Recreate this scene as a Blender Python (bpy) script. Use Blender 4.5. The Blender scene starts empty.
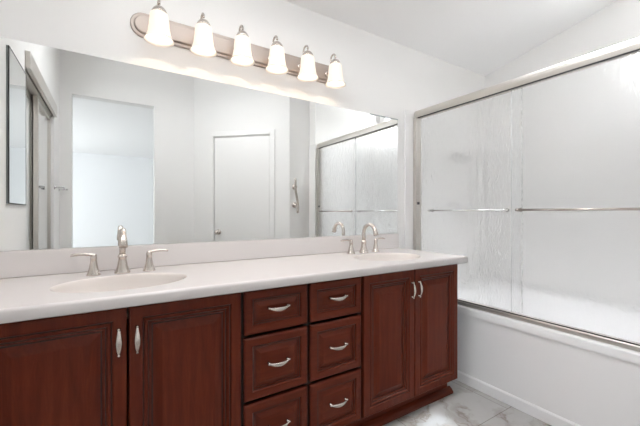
import bpy, bmesh, math
from mathutils import Vector, Matrix

C = bpy.context.scene
COL = C.collection
PI = math.pi

# ------------------------------------------------------------------ camera, world, light, exposure
cam_data = bpy.data.cameras.new('camera')
cam_data.sensor_width = 36.0
cam_data.lens = 333.0 / 640.0 * 36.0
cam_data.clip_start = 0.01
cam = bpy.data.objects.new('camera', cam_data)
cam.location = (0.0, -1.81, 1.125)
cam.rotation_euler = (PI / 2, 0, -math.atan2(333.0, 526.0))
COL.objects.link(cam)
C.camera = cam

world = bpy.data.worlds.new('world')
C.world = world
world.use_nodes = True
bg = world.node_tree.nodes['Background']
bg.inputs[0].default_value = (0.80, 0.88, 1.0, 1)
bg.inputs[1].default_value = 1.0

C.view_settings.view_transform = 'Standard'
C.view_settings.look = 'None'
C.view_settings.gamma = 1.0
C.view_settings.use_curve_mapping = False
C.view_settings.exposure = 0.60
C.cycles.max_bounces = 14
C.cycles.diffuse_bounces = 8
C.cycles.glossy_bounces = 8
C.cycles.transmission_bounces = 10
C.cycles.sample_clamp_indirect = 6.0
C.cycles.use_denoising = True

BULB_W = 0.50          # watts of each vanity bulb
SHADE_GLOW = 0.16      # glow of the lit frosted shades
ADDED_SKY_BATH = 4.9        # fill strength of the skylight added over the room
ADDED_SKY_TUB = 140.0         # fill strength of the skylight added over the tub
ADDED_FLOOR_SPOT = 170.0     # spot added to make the light patch on the floor
ADDED_WIN_HIGH = 26.0       # fill strength of the clerestory added over the closet
ADDED_WIN_TUB = 17.0        # fill strength of the high window added in the tub wall
WIN_BED = 3.6        # daylight of the bedroom window

# ------------------------------------------------------------------ materials
def mat(name, color, rough=0.5, metal=0.0, **kw):
    m = bpy.data.materials.new(name)
    m.use_nodes = True
    b = m.node_tree.nodes['Principled BSDF']
    b.inputs['Base Color'].default_value = (*color, 1)
    b.inputs['Roughness'].default_value = rough
    b.inputs['Metallic'].default_value = metal
    for k, v in kw.items():
        b.inputs[k.replace('_', ' ')].default_value = v
    return m

def nodes(m):
    nt = m.node_tree
    return nt, nt.nodes['Principled BSDF']

def add(nt, kind, **inp):
    n = nt.nodes.new(kind)
    for k, v in inp.items():
        n.inputs[k.replace('_', ' ')].default_value = v
    return n

def coords(nt, scale=(1, 1, 1)):
    tc = nt.nodes.new('ShaderNodeTexCoord')
    mp = nt.nodes.new('ShaderNodeMapping')
    mp.inputs['Scale'].default_value = scale
    nt.links.new(tc.outputs['Object'], mp.inputs['Vector'])
    return mp.outputs['Vector']

def bump(nt, b, height, strength, dist):
    bp = add(nt, 'ShaderNodeBump', Strength=strength, Distance=dist)
    nt.links.new(height, bp.inputs['Height'])
    nt.links.new(bp.outputs['Normal'], b.inputs['Normal'])

def ramp(nt, fac, stops):
    r = nt.nodes.new('ShaderNodeValToRGB')
    el = r.color_ramp.elements
    while len(el) < len(stops):
        el.new(0.5)
    for e, (p, c) in zip(el, stops):
        e.position = p
        e.color = (*c, 1)
    nt.links.new(fac, r.inputs['Fac'])
    return r.outputs['Color']

def paint(name, col, rough=0.6, scale=90, strength=0.12):
    m = mat(name, col, rough)
    nt, b = nodes(m)
    n = add(nt, 'ShaderNodeTexNoise', Scale=scale, Detail=3.0)
    nt.links.new(coords(nt), n.inputs['Vector'])
    bump(nt, b, n.outputs['Fac'], strength, 0.002)
    return m

M = {}
M['wall'] = paint('white_wall_paint', (0.80, 0.79, 0.775))
M['ceiling'] = paint('white_ceiling_paint', (0.90, 0.90, 0.90), 0.7, 60, 0.3)
M['trim'] = mat('white_trim_enamel', (0.80, 0.79, 0.775), 0.35)
M['bedroom'] = paint('bedroom_wall_paint', (0.84, 0.85, 0.86))
M['carpet'] = paint('bedroom_carpet', (0.55, 0.53, 0.50), 0.95, 400, 0.6)
M['tub'] = mat('white_tub_acrylic', (0.89, 0.885, 0.89), 0.22)
M['surround'] = mat('white_surround_acrylic', (0.82, 0.81, 0.80), 0.25)
M['nickel'] = mat('brushed_nickel', (0.60, 0.545, 0.50), 0.27, 1.0)
M['plate'] = mat('brushed_nickel_plate', (0.48, 0.42, 0.38), 0.55, 1.0)
M['frame'] = mat('brushed_aluminium', (0.62, 0.59, 0.55), 0.42, 1.0)
M['chrome'] = mat('chrome', (0.80, 0.80, 0.80), 0.12, 1.0)
M['dark'] = mat('dark_seal', (0.04, 0.04, 0.04), 0.6)
M['mirror'] = mat('mirror_silver', (0.90, 0.915, 0.91), 0.0, 1.0)
M['backing'] = mat('mirror_backing', (0.30, 0.33, 0.32), 0.5)
M['white'] = mat('painted_white_reflection', (0.80, 0.80, 0.79), 0.4)
M['closet_panel'] = mat('beige_closet_panel', (0.55, 0.51, 0.45), 0.5)

m = mat('white_cultured_marble', (0.68, 0.643, 0.63), 0.2)
M['counter'] = m
m = mat('warm_cultured_marble_bowl', (0.69, 0.64, 0.605), 0.2)
M['bowl'] = m

# dark cherry wood, grain along local Z (vertical) or X (horizontal)
def wood(name, stretch):
    m = mat(name, (0.06, 0.02, 0.01), 0.30)
    nt, b = nodes(m)
    v = coords(nt, stretch)
    n1 = add(nt, 'ShaderNodeTexNoise', Scale=1.0, Detail=6.0, Roughness=0.62, Distortion=0.6)
    nt.links.new(v, n1.inputs['Vector'])
    col = ramp(nt, n1.outputs['Fac'], [(0.25, (0.074, 0.0120, 0.0050)), (0.5, (0.106, 0.0180, 0.0074)), (0.78, (0.152, 0.032, 0.0125))])
    nt.links.new(col, b.inputs['Base Color'])
    bump(nt, b, n1.outputs['Fac'], 0.05, 0.001)
    b.inputs['Specular IOR Level'].default_value = 0.17
    return m
M['wood_v'] = wood('cherry_wood_upright', (45, 45, 4))
M['wood_h'] = wood('cherry_wood_level', (4, 45, 45))
M['wood_dark'] = mat('cherry_wood_carcass', (0.008, 0.003, 0.0022), 0.6)

# marble floor tiles
m = mat('marble_floor_tile', (0.7, 0.7, 0.7), 0.16)
nt, b = nodes(m)
tc = coords(nt)
warp = add(nt, 'ShaderNodeTexNoise', Scale=2.2, Detail=5.0, Roughness=0.6)
nt.links.new(tc, warp.inputs['Vector'])
mixv = nt.nodes.new('ShaderNodeMix'); mixv.data_type = 'VECTOR'
mixv.inputs[0].default_value = 0.35
nt.links.new(tc, mixv.inputs[4]); nt.links.new(warp.outputs['Color'], mixv.inputs[5])
vein = add(nt, 'ShaderNodeTexNoise', Scale=2.3, Detail=5.0, Roughness=0.55, Distortion=1.2)
nt.links.new(mixv.outputs[1], vein.inputs['Vector'])
sub = nt.nodes.new('ShaderNodeMath'); sub.operation = 'SUBTRACT'; sub.inputs[1].default_value = 0.5
nt.links.new(vein.outputs['Fac'], sub.inputs[0])
ab = nt.nodes.new('ShaderNodeMath'); ab.operation = 'ABSOLUTE'
nt.links.new(sub.outputs[0], ab.inputs[0])
base = ramp(nt, ab.outputs[0], [(0.0, (0.30, 0.265, 0.235)), (0.014, (0.41, 0.385, 0.36)), (0.07, (0.51, 0.50, 0.485)), (0.3, (0.59, 0.59, 0.59))])
br = nt.nodes.new('ShaderNodeTexBrick')
br.offset = 0.5
for k, v in (('Color1', (1, 1, 1, 1)), ('Color2', (0.96, 0.96, 0.96, 1)), ('Mortar', (0.55, 0.53, 0.50, 1))):
    br.inputs[k].default_value = v
br.inputs['Scale'].default_value = 1.0
br.inputs['Mortar Size'].default_value = 0.0022
br.inputs['Brick Width'].default_value = 0.61
br.inputs['Row Height'].default_value = 0.46
mp = nt.nodes.new('ShaderNodeMapping'); mp.inputs['Location'].default_value = (0.2, 0.77, 0)
nt.links.new(tc, mp.inputs['Vector']); nt.links.new(mp.outputs['Vector'], br.inputs['Vector'])
mul = nt.nodes.new('ShaderNodeMix'); mul.data_type = 'RGBA'; mul.blend_type = 'MULTIPLY'; mul.inputs[0].default_value = 1.0
nt.links.new(base, mul.inputs[6]); nt.links.new(br.outputs['Color'], mul.inputs[7])
nt.links.new(mul.outputs[2], b.inputs['Base Color'])
M['floor'] = m

# rain-pattern shower glass
m = mat('rain_glass', (0.99, 0.997, 1.0), 0.23, 0.0, Transmission_Weight=1.0, IOR=1.45)
nt, b = nodes(m)
n1 = add(nt, 'ShaderNodeTexNoise', Scale=1.0, Detail=2.0, Distortion=0.8)
nt.links.new(coords(nt, (75, 75, 28)), n1.inputs['Vector'])
bump(nt, b, n1.outputs['Fac'], 0.42, 0.006)
M['glass'] = m

# frosted lamp shade: lit from inside by its bulb
m = bpy.data.materials.new('frosted_shade_glass'); m.use_nodes = True
nt = m.node_tree
nt.nodes.clear()
out = nt.nodes.new('ShaderNodeOutputMaterial')
dif = add(nt, 'ShaderNodeBsdfDiffuse', Color=(0.72, 0.68, 0.63, 1))
trl = add(nt, 'ShaderNodeBsdfTranslucent', Color=(0.95, 0.85, 0.74, 1))
glo = add(nt, 'ShaderNodeBsdfGlossy', Color=(0.9, 0.9, 0.9, 1), Roughness=0.2)
emi = add(nt, 'ShaderNodeEmission', Color=(1.0, 0.90, 0.80, 1), Strength=SHADE_GLOW)
mx1 = nt.nodes.new('ShaderNodeMixShader'); mx1.inputs[0].default_value = 0.18
mx2 = nt.nodes.new('ShaderNodeMixShader'); mx2.inputs[0].default_value = 0.06
ads = nt.nodes.new('ShaderNodeAddShader')
nt.links.new(dif.outputs[0], mx1.inputs[1]); nt.links.new(trl.outputs[0], mx1.inputs[2])
nt.links.new(mx1.outputs[0], mx2.inputs[1]); nt.links.new(glo.outputs[0], mx2.inputs[2])
nt.links.new(mx2.outputs[0], ads.inputs[0]); nt.links.new(emi.outputs[0], ads.inputs[1])
nt.links.new(ads.outputs[0], out.inputs['Surface'])
M['shade'] = m

def emitter(name, col, strength):
    m = mat(name, (0.9, 0.9, 0.9), 0.4)
    nt, b = nodes(m)
    b.inputs['Emission Color'].default_value = (*col, 1)
    b.inputs['Emission Strength'].default_value = strength
    return m
M['bulb'] = emitter('lit_bulb', (1.0, 0.88, 0.74), 4.0)
M['added_sky_bath'] = emitter('added_skylight_pane', (0.98, 0.985, 1.0), ADDED_SKY_BATH)
M['added_sky_tub'] = emitter('added_tub_skylight_pane', (0.96, 0.98, 1.0), ADDED_SKY_TUB)
M['added_win_tub'] = emitter('added_tub_window_pane', (0.94, 0.97, 1.0), ADDED_WIN_TUB)
M['added_win_high'] = emitter('added_clerestory_pane', (0.94, 0.97, 1.0), ADDED_WIN_HIGH)
M['win_bed'] = emitter('daylit_window_pane', (0.92, 0.96, 1.0), WIN_BED)

# ------------------------------------------------------------------ mesh helpers
class MB:
    def __init__(s):
        s.v = []; s.f = []; s.sm = []
    def face(s, idx, smooth=False):
        s.f.append(tuple(idx)); s.sm.append(smooth)
    def box(s, a, b):
        x0, y0, z0 = [min(p, q) for p, q in zip(a, b)]
        x1, y1, z1 = [max(p, q) for p, q in zip(a, b)]
        n = len(s.v)
        s.v += [(x0,y0,z0),(x1,y0,z0),(x1,y1,z0),(x0,y1,z0),(x0,y0,z1),(x1,y0,z1),(x1,y1,z1),(x0,y1,z1)]
        for f in ((0,3,2,1),(4,5,6,7),(0,1,5,4),(1,2,6,5),(2,3,7,6),(3,0,4,7)):
            s.face([n + i for i in f])
        return s
    def prism(s, pts, axis, a, b):
        """extrude a 2D outline along axis from a to b; pts in the other two axes in order"""
        n = len(s.v); k = len(pts)
        def mk(p, t):
            return {'x': (t, p[0], p[1]), 'y': (p[0], t, p[1]), 'z': (p[0], p[1], t)}[axis]
        s.v += [mk(p, a) for p in pts] + [mk(p, b) for p in pts]
        s.face(range(n, n + k)); s.face(range(n + 2*k - 1, n + k - 1, -1))
        for i in range(k):
            j = (i + 1) % k
            s.face((n + i, n + j, n + k + j, n + k + i))
        return s
    def rings(s, rings, cap0=True, cap1=True, smooth=True):
        n = len(s.v); k = len(rings[0])
        for r in rings:
            s.v += [tuple(p) for p in r]
        for a in range(len(rings) - 1):
            for i in range(k):
                j = (i + 1) % k
                s.face((n + a*k + i, n + a*k + j, n + (a+1)*k + j, n + (a+1)*k + i), smooth)
        if cap0: s.face([n + i for i in range(k)][::-1])
        e = n + (len(rings) - 1) * k
        if cap1: s.face([e + i for i in range(k)])
        return s
    def lathe(s, prof, c=(0, 0, 0), seg=24, cap0=True, cap1=True):
        rs = [[(c[0] + r*math.cos(2*PI*i/seg), c[1] + r*math.sin(2*PI*i/seg), c[2] + z) for i in range(seg)] for r, z in prof]
        return s.rings(rs, cap0, cap1)
    def tube(s, pts, rad, seg=12):
        pts = [Vector(p) for p in pts]
        rad = rad if isinstance(rad, (list, tuple)) else [rad] * len(pts)
        rs = []; ref = None
        for i, p in enumerate(pts):
            t = (pts[min(i+1, len(pts)-1)] - pts[max(i-1, 0)]).normalized()
            if ref is None:
                ref = t.orthogonal().normalized()
            u = (ref - t * ref.dot(t)).normalized(); ref = u
            w = t.cross(u)
            rs.append([p + (u*math.cos(2*PI*k/seg) + w*math.sin(2*PI*k/seg)) * rad[i] for k in range(seg)])
        return s.rings(rs)
    def sphere(s, c, r, seg=14):
        n = 8
        return s.lathe([(max(r*math.sin(PI*i/n), 1e-4), -r*math.cos(PI*i/n)) for i in range(n+1)], c, seg)
    def build(s, name, m, parent=None, bevel=0.0, loc=None, seg=2):
        me = bpy.data.meshes.new(name)
        me.from_pydata([tuple(p) for p in s.v], [], s.f)
        me.polygons.foreach_set('use_smooth', s.sm)
        b = bmesh.new(); b.from_mesh(me)
        bmesh.ops.recalc_face_normals(b, faces=b.faces)
        b.to_mesh(me); b.free()
        me.materials.append(m)
        o = bpy.data.objects.new(name, me); COL.objects.link(o)
        if parent: o.parent = parent
        if loc: o.location = loc
        if bevel:
            md = o.modifiers.new('bevel', 'BEVEL')
            md.width = bevel; md.segments = seg; md.limit_method = 'ANGLE'; md.angle_limit = 0.6
        return o

def tag(o, label, cat, group=None):
    o['label'] = label; o['category'] = cat
    if group: o['group'] = group
    return o
def thing(name, loc, label, cat, group=None, rz=0.0):
    o = bpy.data.objects.new(name, None); COL.objects.link(o)
    o.location = loc; o.rotation_euler = (0, 0, rz); o.empty_display_size = 0.1
    return tag(o, label, cat, group)
def struct(o):
    o['kind'] = 'structure'
    return o
def box(a, b): return MB().box(a, b)

# ------------------------------------------------------------------ setting
WL, XR, YB, YT = -0.42, 2.97, -2.40, -1.578     # left wall, alcove rear wall, back wall, tub end wall
D0, D1 = Vector((0.863, -2.40)), Vector((1.728, -1.578))   # ends of the diagonal wall
CZ, CS = 2.405, 0.20                            # ceiling height at the mirror wall and slope
def cz(y): return CZ - CS * y
H = 3.2
floor = struct(box((-0.62, -2.52, -0.08), (3.1, 0.12, 0.0)).build('floor', M['floor']))
# openings of the two added, unseen skylights: x0, x1, y0, y1, shaft height
ADDED_SKY = ((0.00, 1.20, -1.42, -0.68, 0.10), (2.09, 2.35, -1.15, -0.72, 0.60))
w = MB()
xs = sorted({-0.62, 3.1} | {v for q in ADDED_SKY for v in q[:2]})
ys = sorted({-2.52, 0.12} | {v for q in ADDED_SKY for v in q[2:4]})
for i in range(len(xs) - 1):
    for k in range(len(ys) - 1):
        if any(q[0] <= xs[i] < q[1] and q[2] <= ys[k] < q[3] for q in ADDED_SKY): continue
        a, b = ys[k], ys[k+1]
        w.prism([(b, cz(b)), (a, cz(a)), (a, cz(a) + 0.1), (b, cz(b) + 0.1)], 'x', xs[i], xs[i+1])
struct(w.build('ceiling', M['ceiling']))
struct(box((-0.62, 0, 0), (3.1, 0.12, 2.45)).build('wall_front', M['wall']))
w = MB()
w.box((XR, YT - 0.12, 0), (3.1, 0, 2.02)); w.box((XR, YT - 0.12, 2.02), (3.1, -1.34, 2.80)); w.box((XR, -1.13, 2.02), (3.1, 0, 2.80)); w.box((XR, -1.34, 2.50), (3.1, -1.13, 2.80))
struct(w.build('wall_right', M['wall']))
win = bpy.data.objects.new('window_4', None); COL.objects.link(win); struct(win); win.location = (XR, -1.235, 2.02)  # window added out of view to brighten the ceiling above the tub
w = MB()
w.box((0.09, -0.104, 0.001), (0.125, -0.085, 0.479)); w.box((0.09, 0.085, 0.001), (0.125, 0.104, 0.479)); w.box((0.09, -0.085, 0.001), (0.125, 0.085, 0.025)); w.box((0.09, -0.085, 0.455), (0.125, 0.085, 0.479))
w.build('window_frame', M['trim'], win)
box((0.105, -0.086, 0.024), (0.115, 0.086, 0.456)).build('window_pane', M['added_win_tub'], win)
struct(box((D1.x, YT - 0.12, 0), (XR, YT, 2.80)).build('wall_tub_end', M['wall']))
YE = -1.448          # furred-out end of the tub alcove
struct(box((1.990, YT + 0.0005, 0), (XR, YE, 2.80)).build('wall_alcove_end', M['wall']))
# left wall with the closet opening
w = MB()
w.box((-0.54, -0.80, 0), (WL, 0, 2.7)); w.box((-0.54, -2.52, 0), (WL, -2.0, 3.0)); w.box((-0.54, -2.0, 2.05), (WL, -0.80, 2.42)); w.box((-0.54, -2.0, 2.63), (WL, -0.80, 2.95)); w.box((-0.54, -2.0, 2.42), (WL, -1.45, 2.63)); w.box((-0.54, -0.85, 2.42), (WL, -0.80, 2.63))
w.box((-0.62, -2.0, 0), (-0.54, -0.80, 2.95))
struct(w.build('wall_left', M['wall']))
win = bpy.data.objects.new('window_5', None); COL.objects.link(win); struct(win); win.location = (WL, -1.15, 2.42)  # clerestory added out of view as fill for ceiling and walls
w = MB()
w.box((-0.115, -0.299, 0.001), (-0.06, -0.28, 0.209)); w.box((-0.115, 0.28, 0.001), (-0.06, 0.299, 0.209)); w.box((-0.115, -0.28, 0.001), (-0.06, 0.28, 0.02)); w.box((-0.115, -0.28, 0.19), (-0.06, 0.28, 0.209))
w.build('window_frame', M['trim'], win)
box((-0.10, -0.281, 0.019), (-0.09, 0.281, 0.191)).build('window_pane', M['added_win_high'], win)
# back wall with the doorless opening to the bedroom
OX0, OX1, OZ = -0.322, 0.434, 2.335
w = MB()
w.box((WL, YB - 0.12, 0), (OX0, YB, 3.0)); w.box((OX1, YB - 0.12, 0), (D0.x + 0.12, YB, 3.0)); w.box((OX0, YB - 0.12, OZ), (OX1, YB, 3.0))
struct(w.build('wall_back', M['wall']))
# diagonal wall with a flush door
dv = D1 - D0; DL = dv.length; da = math.atan2(dv.y, dv.x)
# door edges measured along the wall
e0, e1 = 0.25, 0.97
dw = MB()
dw.box((0, -0.12, 0), (e0, 0, 3.0)); dw.box((e1, -0.12, 0), (DL, 0, 3.0)); dw.box((e0, -0.12, 2.035), (e1, 0, 3.0))
o = struct(dw.build('wall_diagonal', M['wall'])); o.location = (D0.x, D0.y, 0); o.rotation_euler = (0, 0, da)
door = bpy.data.objects.new('door_1', None); COL.objects.link(door); struct(door)
door.location = (D0.x, D0.y, 0); door.rotation_euler = (0, 0, da)
box((e0 + 0.016, -0.048, 0.008), (e1 - 0.016, -0.008, 2.019)).build('door_slab', M['trim'], door, 0.002)
j = MB()
j.box((e0 + 0.001, -0.10, 0.001), (e0 + 0.012, -0.001, 2.03)); j.box((e1 - 0.012, -0.10, 0.001), (e1 - 0.001, -0.001, 2.03)); j.box((e0 + 0.012, -0.10, 2.022), (e1 - 0.012, -0.001, 2.03))
j.build('door_jamb', M['trim'], door)
j = MB()
j.box((e0 - 0.05, 0.0005, 0.001), (e0 + 0.004, 0.012, 2.085)); j.box((e1 - 0.004, 0.0005, 0.001), (e1 + 0.05, 0.012, 2.085)); j.box((e0 + 0.004, 0.0005, 2.03), (e1 - 0.004, 0.012, 2.085))
j.build('door_casing', M['trim'], door, 0.003)
k = MB()
k.lathe([(0.030, -0.008), (0.030, 0.0), (0.022, 0.004), (0.010, 0.008), (0.010, 0.026), (0.022, 0.034), (0.027, 0.046), (0.024, 0.056), (0.012, 0.061), (0.001, 0.062)])
kn = k.build('door_knob', M['nickel'], door); kn.rotation_euler = (-PI / 2, 0, 0); kn.location = (e0 + 0.07, 0.0, 0.90)

# bedroom seen through the opening
struct(box((-2.2, -7.0, -0.08), (2.6, YB - 0.12, 0.0)).build('floor_bedroom', M['carpet']))
struct(box((-2.2, -7.0, 2.42), (2.6, YB - 0.12, 2.52)).build('ceiling_bedroom', M['ceiling']))
struct(box((-2.2, -7.12, 0), (2.6, -7.0, 2.52)).build('wall_bedroom_far', M['bedroom']))
struct(box((2.6, -7.12, 0), (2.72, YB - 0.12, 2.52)).build('wall_bedroom_right', M['bedroom']))
w = MB()
w.box((-2.2, YB - 0.12, 0), (-0.62, YB - 0.02, 2.52)); w.box((D0.x + 0.12, YB - 0.12, 0), (2.6, YB - 0.02, 2.52))
struct(w.build('wall_bedroom_near', M['bedroom']))
w = MB()
w.box((-2.32, -7.12, 0), (-2.2, -6.2, 2.52)); w.box((-2.32, -3.6, 0), (-2.2, YB - 0.02, 2.52))
w.box((-2.32, -6.2, 0), (-2.2, -3.6, 0.3)); w.box((-2.32, -6.2, 2.2), (-2.2, -3.6, 2.52))
struct(w.build('wall_bedroom_left', M['bedroom']))
win = bpy.data.objects.new('window_1', None); COL.objects.link(win); struct(win); win.location = (-2.2, -4.9, 0.3)
w = MB()
for y in (-1.30, -0.03, 1.24):
    w.box((-0.07, y, 0.001), (-0.01, y + 0.06, 1.899))
w.box((-0.07, -1.24, 0.001), (-0.01, 1.24, 0.06)); w.box((-0.07, -1.24, 1.84), (-0.01, 1.24, 1.899))
w.build('window_frame', M['trim'], win)
box((-0.06, -1.25, 0.05), (-0.05, 1.25, 1.85)).build('window_pane', M['win_bed'], win)

# skylights added out of view to brighten room and tub, atop their shafts
for n, (q, m) in enumerate(zip(ADDED_SKY, (M['added_sky_bath'], M['added_sky_tub']))):
    x0, x1, y0, y1, h = q
    e = bpy.data.objects.new('window_%d' % (n + 2), None); COL.objects.link(e); struct(e)
    e.location = (x0, y0, cz(y0)); lx, ly = x1 - x0, y1 - y0
    f = MB()
    d = CS * ly + 0.001
    f.box((-0.03, -0.03, 0.101), (0, ly + 0.03, h + 0.05)); f.box((lx, -0.03, 0.101), (lx + 0.03, ly + 0.03, h + 0.05))
    f.box((0, -0.03, 0.101), (lx, 0, h + 0.05)); f.box((0, ly, 0.101), (lx, ly + 0.03, h + 0.05))
    f.build('window_frame', M['trim'], e)
    box((0.001, 0.001, h), (lx - 0.001, ly - 0.001, h + 0.01)).build('window_pane', m, e)
# ring and spot added out of view for the light patch on the floor
tz = cz(-0.76)
e = struct(MB().rings([[(r*math.cos(2*PI*k/32), r*math.sin(2*PI*k/32), z - CS*r*math.sin(2*PI*k/32)) for k in range(32)] for r, z in ((0.13, -0.001), (0.16, -0.001), (0.158, -0.012), (0.135, -0.014), (0.13, -0.008))], cap0=False, cap1=False).build('added_trim_1', M['trim'], loc=(1.46, -0.76, tz)))
sp = bpy.data.lights.new('added_floor_spot', 'SPOT'); sp.energy = ADDED_FLOOR_SPOT; sp.color = (0.80, 0.90, 1.0); sp.spot_size = math.radians(6.5); sp.spot_blend = 0.9; sp.shadow_soft_size = 0.03
so = bpy.data.objects.new('added_floor_spot', sp); COL.objects.link(so); so.parent = e; so.location = (0, 0, -0.03)
so.rotation_euler = (math.radians(2.0), 0, 0)

# baseboard at the vanity side of the tub wall and the back walls
struct(box((-0.42, YB, 0), (OX0, YB + 0.012, 0.08)).build('baseboard_back', M['trim'], None, 0.003))

# ------------------------------------------------------------------ vanity cabinets
YF = -0.55       # door fronts
PF = {'door': [(0, 0), (0, 0.017), (0.003, 0.020), (0.038, 0.020), (0.041, 0.015), (0.0445, 0.015), (0.047, 0.0185),
               (0.053, 0.0185), (0.057, 0.012), (0.0605, 0.012), (0.064, 0.0125), (0.068, 0.006), (0.0725, 0.006), (0.100, 0.018), (0.103, 0.0185)],
      'drawer': [(0, 0), (0, 0.014), (0.003, 0.017), (0.008, 0.019), (0.033, 0.020), (0.037, 0.013), (0.0405, 0.013), (0.044, 0.0135), (0.0455, 0.0095), (0.048, 0.0095),
                 (0.066, 0.0175), (0.068, 0.018)]}
GROOVE_SPAN = {'door': (0.03, 0.09), 'drawer': (0.03, 0.06)}
M['groove_shade'] = mat('painted_groove_shade', (0.030, 0.008, 0.005), 0.5)  # shade of the panel grooves put into their colour
def raised_panel(w, h, kind):
    mb = MB()
    rs = []
    for ins, d in PF[kind]:
        rs.append([(ins, -d, ins), (w - ins, -d, ins), (w - ins, -d, h - ins), (ins, -d, h - ins)])
    mb.rings(rs, smooth=False)
    return mb
def groove_shade(o, kind):
    o.data.materials.append(M['groove_shade'])
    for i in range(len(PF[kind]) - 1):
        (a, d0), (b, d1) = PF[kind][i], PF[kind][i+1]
        if GROOVE_SPAN[kind][0] <= a < GROOVE_SPAN[kind][1] and d0 == d1 and b - a < 0.008 and d0 < 0.0175:
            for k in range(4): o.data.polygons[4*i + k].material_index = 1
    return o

def pull_mesh(L, droop):
    mb = MB()
    n = 16; rs = []
    for i in range(n + 1):
        s = -1 + 2 * i / n
        a = 1 - s * s
        y = -(0.014 + 0.012 * a); z = -droop * a
        hw = 0.0028 + 0.0062 * (1 - abs(s) ** 1.6); ht = 0.0022 + 0.0012 * a
        rs.append([(s * L / 2, y + ht * math.sin(2*PI*k/10), z + hw * math.cos(2*PI*k/10)) for k in range(10)])
    mb.rings(rs)
    for sx in (-1, 1):
        mb.tube([(sx*(L/2 - 0.004), 0.0, 0), (sx*(L/2 - 0.004), -0.004, 0), (sx*(L/2 - 0.004), -0.016, 0)], [0.0065, 0.004, 0.0035], 10)
        mb.sphere((sx * L / 2, -0.015, 0), 0.0045, 10)
    me = mb.build('handle', M['nickel'])
    d = me.data
    bpy.data.objects.remove(me)
    return d
PULL_H = pull_mesh(0.092, 0.006)
PULL_V = pull_mesh(0.084, 0.0)
def pull(parent, loc, vertical):
    o = bpy.data.objects.new('handle', PULL_V if vertical else PULL_H); COL.objects.link(o)
    o.parent = parent; o.location = loc
    o['label'] = 'brushed nickel leaf shaped pull'
    if vertical: o.rotation_euler = (0, PI / 2, 0)
    return o

def carcass(root, w, x_end=None):
    """open-topped box, face frame front at local y=-0.53"""
    b = MB()
    b.box((0, -0.53, 0.115), (0.018, -0.004, 0.822)); b.box((w - 0.018, -0.53, 0.115), (w, -0.004, 0.822))
    b.box((0.018, -0.51, 0.115), (w - 0.018, -0.004, 0.133)); b.box((0.018, -0.022, 0.133), (w - 0.018, -0.004, 0.822))
    b.box((0.018, -0.53, 0.133), (w - 0.018, -0.512, 0.150)); b.box((0.018, -0.53, 0.790), (w - 0.018, -0.512, 0.822))
    b.build('carcass', M['wood_dark'], root)
    e = x_end if x_end is not None else w
    MB().box((0, -0.470, 0.0), (e, -0.452, 0.115)).build('toe_kick', M['wood_h'], root)
    k = MB()
    prof = [(-0.470, 0.001), (-0.500, 0.001), (-0.500, 0.012), (-0.490, 0.026), (-0.478, 0.034), (-0.470, 0.036)]
    k.prism(prof, 'x', 0, e + (0.02 if x_end is not None else 0))
    k.build('base_moulding', M['wood_h'], root)

def door(root, x0, x1, hx):
    z0, z1 = 0.120, 0.815
    d = groove_shade(raised_panel(x1 - x0, z1 - z0, 'door').build('door', M['wood_v'], root, loc=(x0, -0.530, z0)), 'door')
    pull(d, (hx - x0, -0.020, 0.709 - z0), True)
    return d

def sink_cabinet(x0, x1, mid, label, end=None):
    r = thing('sink_cabinet', (x0, 0, 0), label, 'cabinet', 'dark cherry vanity cabinets')
    carcass(r, x1 - x0, end)
    door(r, 0.006, mid - 0.003 - x0, mid - x0 - 0.026)
    door(r, mid + 0.003 - x0, x1 - x0 - 0.006, mid - x0 + 0.026)
    return r
sink_cabinet(-0.340, 0.4405, 0.052, 'dark cherry sink cabinet under the nearer basin, left of the drawers')
sink_cabinet(1.046, 1.793, 1.411, 'dark cherry sink cabinet with two full doors beside the bathtub, under the far basin', 1.793 - 1.046)
r = thing('drawer_cabinet', (0.4405, 0, 0), 'dark cherry drawer cabinet with two columns of drawers between the two sink cabinets', 'cabinet', 'dark cherry vanity cabinets')
WD = 1.046 - 0.4405
carcass(r, WD)
box((WD/2 - 0.02, -0.53, 0.150), (WD/2 + 0.02, -0.512, 0.790)).build('stile', M['wood_dark'], r)
for x0, x1 in ((0.008, WD/2 - 0.0075), (WD/2 + 0.0075, WD - 0.008)):
    for z0, z1 in ((0.641, 0.815), (0.378, 0.627), (0.120, 0.364)):
        d = groove_shade(raised_panel(x1 - x0, z1 - z0, 'drawer').build('drawer', M['wood_h'], r, loc=(x0, -0.530, z0)), 'drawer')
        pull(d, ((x1 - x0) / 2, -0.0185, (z1 - z0) / 2 + 0.010), False)
# filler strip between the nearer sink cabinet and the left wall
tag(box((WL + 0.002, -0.53, 0.0), (-0.342, -0.512, 0.822)).build('filler_panel', M['wood_v']), 'narrow dark cherry filler panel between sink cabinet and left wall', 'panel')

# ------------------------------------------------------------------ worktop with moulded basins
CT, CB = 0.864, 0.8235
X0, X1, Y0 = WL + 0.002, 1.834, -0.588
wt = thing('worktop', (0.7, -0.3, CB), 'long white cultured marble worktop with backsplash and two oval basins', 'worktop')
def wl(p): return (p[0] - 0.7, p[1] + 0.3, p[2] - CB)
BAS = ((0.049, -0.335), (1.411, -0.335)); BA, BB = 0.225, 0.165
NS = 48
def oval(c, a, b2, z): return [wl((c[0] + a*math.cos(2*PI*i/NS), c[1] + b2*math.sin(2*PI*i/NS), z)) for i in range(NS)]
bm = bmesh.new()
rr = 0.010
def loop(pts):
    vs = [bm.verts.new(p) for p in pts]
    return vs, [bm.edges.new((vs[i], vs[(i+1) % len(vs)])) for i in range(len(vs))]
edges = []
outer, oe = loop([wl(p) for p in ((X0, Y0 + rr, CT), (X1 - rr, Y0 + rr, CT), (X1 - rr, -0.001, CT), (X0, -0.001, CT))])
edges += oe
ovs = []
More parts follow.
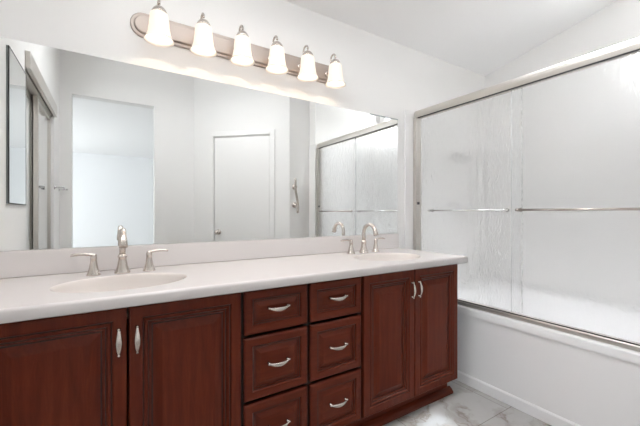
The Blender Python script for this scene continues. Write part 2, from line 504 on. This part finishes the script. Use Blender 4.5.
for c in BAS:
    vs, es = loop(oval(c, BA, BB, CT)); edges += es; ovs.append(vs)
bmesh.ops.triangle_fill(bm, use_beauty=True, edges=edges, normal=(0, 0, 1))
me = bpy.data.meshes.new('slab')
bm.to_mesh(me); bm.free()
me.materials.append(M['counter'])
slab = MB()
slab.v = [v.co[:] for v in me.vertices]
for p in me.polygons: slab.face(list(p.vertices))
# rounded front and right edge, underside left open where basins hang
prof = [(0.0, 0.0)] + [(rr*math.sin(a), -rr*(1-math.cos(a))) for a in [PI/2*i/6 for i in range(1, 7)]]
prof += [(rr, -(CT-CB) + 0.006), (rr - 0.002, -(CT-CB) + 0.002), (rr - 0.006, -(CT-CB)), (rr - 0.03, -(CT-CB))]
n = len(slab.v)
for d, z in prof:
    slab.v += [wl((X0, Y0 + rr - d, CT + z)), wl((X1 - rr + d, Y0 + rr - d, CT + z)), wl((X1 - rr + d, -0.001, CT + z))]
for i in range(len(prof) - 1):
    for j in range(2):
        a = n + 3*i + j
        slab.face((a, a + 1, a + 4, a + 3), True)
bpy.data.meshes.remove(me)
slab.build('slab', M['counter'], wt)
for c in BAS:
    g = MB()
    pr = [(1.0, 0.0), (0.985, -0.001), (0.965, -0.005), (0.945, -0.013), (0.92, -0.030), (0.86, -0.062), (0.74, -0.095), (0.55, -0.120), (0.30, -0.132), (0.10, -0.136)]
    g.rings([oval(c, BA*s, BB*s, CT + z) for s, z in pr], cap0=False, cap1=True)
    bw = g.build('basin', M['bowl'], wt)
    dr = MB().lathe([(0.024, 0), (0.024, 0.003), (0.016, 0.005), (0.001, 0.0055)], wl((c[0], c[1], CT - 0.1358)))
    dr.build('drain', M['nickel'], bw)
MB().box(wl((X0, -0.020, CT + 0.0002)), wl((X1, -0.001, 0.971))).build('backsplash', M['counter'], wt, 0.004)

# ------------------------------------------------------------------ mirror
MZ0, MZ1 = 0.9725, 1.829
mr = thing('wall_mirror', (0.7, 0, MZ0), 'wide frameless wall mirror above the worktop', 'mirror')
def rc(ins, y): return [(X0 - 0.7 + ins, y, ins), (X1 - 0.7 - ins, y, ins), (X1 - 0.7 - ins, y, MZ1 - MZ0 - ins), (X0 - 0.7 + ins, y, MZ1 - MZ0 - ins)]
box((X0 - 0.699, -0.0035, 0.001), (X1 - 0.701, -0.0005, MZ1 - MZ0 - 0.001)).build('backing', M['backing'], mr)
MB().rings([rc(0, -0.0037), rc(0, -0.0052), rc(0.0008, -0.0062)], smooth=False).build('glass', M['mirror'], mr)
ch = MB()
ch.box((1.56 - 0.7, -0.009, MZ1 - MZ0 - 0.006), (1.834 - 0.7, -0.0064, MZ1 - MZ0 + 0.001))
ch.build('edge_strip', M['backing'], mr)  # dark strip along the right part of the top edge

# ------------------------------------------------------------------ faucets
def faucet(x, y, label):
    r = thing('bathroom_faucet', (x, y, CT), label, 'faucet', 'brushed nickel widespread faucets')
    b = MB()
    b.lathe([(0.031, 0.0004), (0.031, 0.004), (0.027, 0.010), (0.021, 0.030), (0.0165, 0.055), (0.0155, 0.066), (0.0185, 0.069), (0.0185, 0.075), (0.0145, 0.079), (0.0135, 0.083)])
    b.build('spout_base', M['nickel'], r)
    s = MB()
    R = 0.057
    pts = [(0, 0, 0.083), (0, 0, 0.105), (0, 0, 0.130)]
    pts += [(0, -R + R*math.cos(a), 0.130 + R*math.sin(a)) for a in [PI*i/14*0.93 for i in range(1, 15)]]
    last = Vector(pts[-1]); dirv = (last - Vector(pts[-2])).normalized()
    pts += [tuple(last + dirv*0.012), tuple(last + dirv*0.022)]
    rad = [0.0125] * 3 + [0.012] * 8 + [0.0118, 0.0118, 0.012, 0.0125, 0.0135, 0.0150] + [0.0155, 0.0160]
    s.tube(pts, rad[:len(pts)] + [0.016] * (len(pts) - len(rad)), 16)
    s.build('spout', M['nickel'], r)
    for sx in (-1, 1):
        h = MB()
        h.lathe([(0.026, 0.0004), (0.026, 0.004), (0.022, 0.010), (0.017, 0.030), (0.0125, 0.055), (0.0115, 0.066), (0.0125, 0.068), (0.0125, 0.073), (0.0115, 0.080), (0.010, 0.088), (0.004, 0.091)])
        hb = h.build('handle', M['nickel'], r, loc=(sx * 0.104, 0, 0))
        l = MB()
        n = 12; rs = []
        for i in range(n + 1):
            t = i / n
            px = sx * (-0.006 + 0.084 * t); pz = 0.083 + 0.008 * math.sin(t * PI * 0.8) - 0.001 * t
            wdt = 0.0090 - 0.001 * math.sin(PI * t); th = 0.0068 - 0.0008 * t - (0.0015 if i == n else 0)
            rs.append([(px, wdt * math.cos(2*PI*k/12), pz + th * math.sin(2*PI*k/12)) for k in range(12)])
        l.rings(rs); l.build('lever', M['nickel'], hb)
faucet(0.049, -0.122, 'brushed nickel widespread faucet behind the nearer left basin')
faucet(1.411, -0.118, 'brushed nickel widespread faucet behind the far right basin near the tub')

# ------------------------------------------------------------------ vanity light
vl = thing('vanity_light', (0.680, 0, 2.025), 'long brushed nickel six light vanity bar with bell shades on wall above mirror', 'light')
def stadium(L, hgt, y, n=14):
    r = hgt / 2; a = L / 2 - r
    return [(a + r*math.cos(t), y, r*math.sin(t)) for t in [-PI/2 + PI*i/n for i in range(n+1)]] + [(-a - r*math.cos(t), y, -r*math.sin(t)) for t in [-PI/2 + PI*i/n for i in range(n+1)]]
MB().rings([stadium(1.195, 0.118, -0.0005), stadium(1.195, 0.118, -0.009), stadium(1.188, 0.111, -0.012), stadium(1.165, 0.088, -0.012),
            stadium(1.160, 0.083, -0.020), stadium(1.152, 0.075, -0.023)], smooth=False).build('backplate', M['plate'], vl)
SY = -0.112; SZ = 0.006
first = None
for i in range(6):
    sx = (i - 2.5) * 0.1985 + 0.012
    a = MB()
    a.lathe([(0.021, 0), (0.021, 0.004), (0.012, 0.009)], (0, 0, 0))
    rot = Matrix.Rotation(PI/2, 4, 'X')
    a.v = [tuple(rot @ Vector(p) + Vector((sx, -0.0225, -0.005))) for p in a.v]
    pts = [(sx, -0.026, -0.005), (sx, -0.042, -0.003), (sx, -0.053, 0.008), (sx, -0.060, 0.028), (sx, -0.061, 0.055)]
    c = SY + 0.0255
    pts += [(sx, c + 0.0255*math.cos(t), 0.068 + 0.027*math.sin(t)) for t in [PI*k/10 for k in range(11)]]
    pts += [(sx, SY, 0.066)]
    a.tube(pts, 0.0055, 10)
    arm = a.build('arm', M['nickel'], vl)
    cp = MB().lathe([(0.006, 0.050), (0.012, 0.048), (0.021, 0.042), (0.029, 0.032), (0.033, 0.022), (0.033, 0.015)], (sx, SY, SZ), cap1=True)
    cp.build('shade_cap', M['nickel'], arm)
    sh = MB()
    po = [(0.030, 0.018), (0.036, 0.014), (0.040, 0.004), (0.042, -0.015), (0.0445, -0.045), (0.049, -0.075), (0.056, -0.097), (0.064, -0.110)]
    pi_ = [(r - 0.003, z) for r, z in po][::-1]
    sh.lathe(po + pi_, (sx, SY, SZ), 32, cap0=False, cap1=False)
    shade = sh.build('lamp_shade', M['shade'], vl)
    bl = MB().lathe([(0.010, 0.014), (0.012, 0.006), (0.015, -0.004), (0.018, -0.018), (0.018, -0.028), (0.014, -0.038), (0.006, -0.044), (0.0005, -0.045)], (sx, SY, SZ), 16)
    bulb = bl.build('bulb', M['bulb'], shade)
    ld = bpy.data.lights.new('bulb_light', 'POINT'); ld.energy = BULB_W; ld.color = (1.0, 0.80, 0.64); ld.shadow_soft_size = 0.005
    lo = bpy.data.objects.new('bulb_light', ld); COL.objects.link(lo); lo.parent = vl; lo.location = (sx, SY, SZ - 0.061)

# ------------------------------------------------------------------ bathtub
GX = 2.03
tub = thing('bathtub', (2.46, -0.785, 0), 'white alcove bathtub with flat apron behind glass sliding doors', 'bathtub')
def tb(p): return (p[0] - 2.46, p[1] + 0.785, p[2])
TY0, TY1 = YE + 0.012, -0.012
def rrect(x0, x1, y0, y1, r, z, n=6):
    out = []
    for cx, cy, a0 in ((x1 - r, y1 - r, 0), (x0 + r, y1 - r, PI/2), (x0 + r, y0 + r, PI), (x1 - r, y0 + r, 3*PI/2)):
        out += [tb((cx + r*math.cos(a0 + PI/2*i/n), cy + r*math.sin(a0 + PI/2*i/n), z)) for i in range(n + 1)]
    return out
TX0, TX1 = 1.978, 2.95
g = MB()
g.rings([rrect(TX0, TX1, TY0, TY1, 0.004, 0.455), rrect(TX0, TX1, TY0, TY1, 0.004, 0.492), rrect(TX0 + 0.003, TX1, TY0, TY1, 0.004, 0.499), rrect(TX0 + 0.010, TX1 - 0.004, TY0 + 0.004, TY1 - 0.004, 0.004, 0.502),
         rrect(2.11, 2.86, -1.36, -0.10, 0.10, 0.502), rrect(2.118, 2.852, -1.352, -0.108, 0.10, 0.494), rrect(2.15, 2.82, -1.30, -0.16, 0.12, 0.22), rrect(2.20, 2.77, -1.24, -0.22, 0.14, 0.13), rrect(2.26, 2.71, -1.18, -0.30, 0.14, 0.115)],
        cap0=False, cap1=True).build('rim', M['tub'], tub)
a = MB()
a.box(tb((1.986, TY0, 0.066)), tb((2.02, TY1, 0.456)))
a.build('apron', M['tub'], tub)
a = MB()
a.prism([(1.976 - 2.46, 0.001), (1.976 - 2.46, 0.056), (1.980 - 2.46, 0.062), (1.988 - 2.46, 0.066), (2.02 - 2.46, 0.066), (2.02 - 2.46, 0.001)], 'y', TY0 + 0.785, TY1 + 0.785)
a.build('base_trim', M['tub'], tub)

# surround panels on the three alcove walls
su = thing('tub_surround', (2.96, -0.785, 0.503), 'off white moulded tub surround panels around the alcove behind the rain glass', 'tub surround')
def sb(p): return (p[0] - 2.96, p[1] + 0.785, p[2] - 0.503)
ST = 1.915
MB().box(sb((2.958, YE + 0.011, 0.503)), sb((2.969, -0.011, ST))).build('back_panel', M['surround'], su, 0.002)
MB().box(sb((1.995, -0.010, 0.503)), sb((2.957, -0.001, ST))).build('end_panel', M['surround'], su, 0.002)
MB().box(sb((1.995, YE + 0.001, 0.503)), sb((2.957, YE + 0.010, ST))).build('end_panel', M['surround'], su, 0.002)
MB().box(sb((1.907, -0.013, 0.503)), sb((1.9945, -0.001, ST))).build('edge_flange', M['surround'], su, 0.003)
MB().box(sb((1.984, YT + 0.001, 0.503)), sb((1.9895, YE + 0.010, ST))).build('edge_flange', M['surround'], su, 0.002)
# moulded soap shelves on the end panel
for z in (1.19, 1.60):
    a = MB()
    a.prism([(2.44 - 2.96, -0.0105 + 0.785), (2.66 - 2.96, -0.0105 + 0.785), (2.63 - 2.96, -0.10 + 0.785), (2.47 - 2.96, -0.10 + 0.785)], 'z', z - 0.503, z - 0.503 + 0.03)
    a.build('soap_shelf', M['surround'], su, 0.006)

# ------------------------------------------------------------------ sliding shower door
sd = thing('sliding_shower_door', (GX, -0.785, 0.503), 'framed sliding tub door with two rain glass panels and nickel header', 'shower door')
def dd(p): return (p[0] - GX, p[1] + 0.785, p[2] - 0.503)
def px(x): return x - GX
HY0, HY1 = YE + 0.016, -0.016
hd = MB()
hp = [(2.005, 1.862), (2.003, 1.870), (2.000, 1.885), (2.001, 1.897), (2.006, 1.908), (2.014, 1.916), (2.024, 1.919), (2.044, 1.919), (2.056, 1.914), (2.060, 1.900), (2.060, 1.862)]
hd.prism([(px(x), z - 0.503) for x, z in hp], 'y', HY0 + 0.785, HY1 + 0.785)
hdo = hd.build('header', M['frame'], sd)
MB().box(dd((2.0060, HY0 + 0.03, 1.8555)), dd((2.014, HY1 - 0.03, 1.8618))).build('header_seal', M['dark'], hdo)
tr = MB()
tr.prism([(px(x), z - 0.503) for x, z in ((2.004, 0.5035), (2.002, 0.524), (2.006, 0.530), (2.012, 0.5305), (2.052, 0.5305), (2.058, 0.526), (2.058, 0.5035))], 'y', HY0 + 0.785, HY1 + 0.785)
tro = tr.build('bottom_track', M['frame'], sd)
MB().box(dd((2.0035, HY0 + 0.03, 0.5307)), dd((2.0075, HY1 - 0.03, 0.536))).build('track_seal', M['dark'], tro)
for y0, y1, s in ((-0.042, -0.0162, 1), (YE + 0.0162, YE + 0.042, -1)):
    jm = MB()
    jm.box(dd((1.990, y0, 0.531)), dd((2.060, y1, 1.861)))
    jo = jm.build('jamb', M['frame'], sd, 0.003)
    yb = y0 if s == 1 else y1
    MB().box(dd((2.004, yb - 0.012*s, 1.19)), dd((2.020, yb - 0.0003*s, 1.21))).build('bumper', M['dark'], jo, 0.002)
for x, y0, y1, b0, b1, mm, rad in ((2.044, -0.795, -0.048, -0.725, -0.150, 'chrome', 0.0055), (2.021, YE + 0.048, -0.745, -1.36, -0.790, 'nickel', 0.0065)):
    gp = MB().box(dd((x - 0.003, y0, 0.537)), dd((x + 0.003, y1, 1.8550))).build('glass_panel', M['glass'], sd)
    gp['label'] = 'translucent rain glass panel'
    b = MB()
    bx = (2.0 if mm == 'nickel' else 2.0215) - 0.020
    b.tube([dd((bx, b0, 1.143)), dd((bx, b1, 1.143))], rad)
    for yy in (b0 + 0.012, b1 - 0.012):
        b.tube([dd((x - 0.0035, yy, 1.143)), dd((x - 0.008, yy, 1.143)), dd((x - 0.009, yy, 1.143)), dd((bx - 0.002, yy, 1.143))], [0.012, 0.012, 0.007, 0.007])
        b.sphere(dd((bx, yy, 1.143)), rad + 0.003)
    bo = b.build('towel_bar', M[mm], gp)

# ------------------------------------------------------------------ things on the left wall, seen in the mirror
mc = thing('mirror_cabinet', (WL, -0.56, 1.17), 'narrow mirrored medicine cabinet with dark edge on left wall, seen in mirror', 'cabinet')
box((0.0005, -0.195, 0.0), (0.006, 0.195, 0.765)).build('body', M['backing'], mc)
fr = MB()
for a, b in (((0.0062, -0.195, 0), (0.012, -0.190, 0.765)), ((0.0062, 0.190, 0), (0.012, 0.195, 0.765)), ((0.0062, -0.190, 0), (0.012, 0.190, 0.005)), ((0.0062, -0.190, 0.760), (0.012, 0.190, 0.765))):
    fr.box(a, b)
box((0.0062, -0.1898, 0.0052), (0.0112, 0.1898, 0.7598)).build('mirror_glass', M['mirror'], mc)
fr.build('frame', M['dark'], mc)

cl = thing('sliding_closet_door', (-0.47, -1.40, 0), 'mirrored sliding closet doors under a metal header on left wall, seen in mirror', 'door')
def cd(p): return (p[0] + 0.47, p[1] + 1.40, p[2])
MB().box(cd((-0.535, -1.998, 1.985)), cd((-0.428, -0.802, 2.048))).build('header_track', M['frame'], cl)
MB().box(cd((-0.4195, -2.01, 1.985)), cd((-0.395, -0.79, 2.085))).build('fascia', M['frame'], cl, 0.002)
MB().box(cd((-0.520, -1.998, 0.0005)), cd((-0.428, -0.802, 0.015))).build('bottom_track', M['frame'], cl)
for x, y0, y1 in ((-0.495, -1.44, -0.804), (-0.455, -1.996, -1.37)):
    pnl = MB().box(cd((x - 0.004, y0 + 0.03, 0.05)), cd((x + 0.004, y1 - 0.03, 1.95))).build('door_panel', M['white'] if x < -0.48 else M['mirror'], cl)  # rear mirror's bright reflection painted as a plain white panel
    f = MB()
    f.box(cd((x - 0.014, y0, 0.016)), cd((x + 0.014, y0 + 0.0298, 1.984))); f.box(cd((x - 0.014, y1 - 0.0298, 0.016)), cd((x + 0.014, y1, 1.984)))
    f.box(cd((x - 0.014, y0 + 0.0298, 0.016)), cd((x + 0.014, y1 - 0.0298, 0.0498))); f.box(cd((x - 0.014, y0 + 0.0298, 1.9502)), cd((x + 0.014, y1 - 0.0298, 1.984)))
    f.build('door_frame', M['frame'], pnl, 0.002)

tw = thing('towel_bar', (WL, -2.19, 1.36), 'short chrome towel bar on left wall beside the bright doorway, seen in mirror', 'towel bar')
b = MB(); b.tube([(0.062, -0.17, 0), (0.062, 0.17, 0)], 0.008); b.build('bar', M['chrome'], tw)
for yy in (-0.165, 0.165):
    b = MB(); b.tube([(0.0005, yy, 0), (0.006, yy, 0), (0.010, yy, 0), (0.062, yy, 0)], [0.022, 0.022, 0.010, 0.010]); b.sphere((0.062, yy, 0), 0.012)
    b.build('post', M['chrome'], tw)

# decorative grab bar on the end wall beside the tub
gb = thing('grab_bar', (1.79, YT, 1.32), 'wavy brushed nickel grab bar on white wall beside the tub, seen in mirror', 'grab bar')
b = MB()
pts = []
for i in range(25):
    t = -1 + 2*i/24
    pts.append((0.008*math.sin(t*PI) * -1 - 0.014*t + 0.002, 0.050, 0.185*t))
b.tube(pts, [0.0145] * 25); b.sphere(pts[0], 0.0146); b.sphere(pts[-1], 0.0146)
b.build('bar', M['nickel'], gb)
for z in (-0.103, 0.103):
    b = MB(); b.tube([(0, 0.0005, z), (0, 0.008, z), (0, 0.016, z), (0, 0.020, z), (0, 0.050, z)], [0.033, 0.033, 0.026, 0.012, 0.012])
    b.build('mount', M['nickel'], gb)
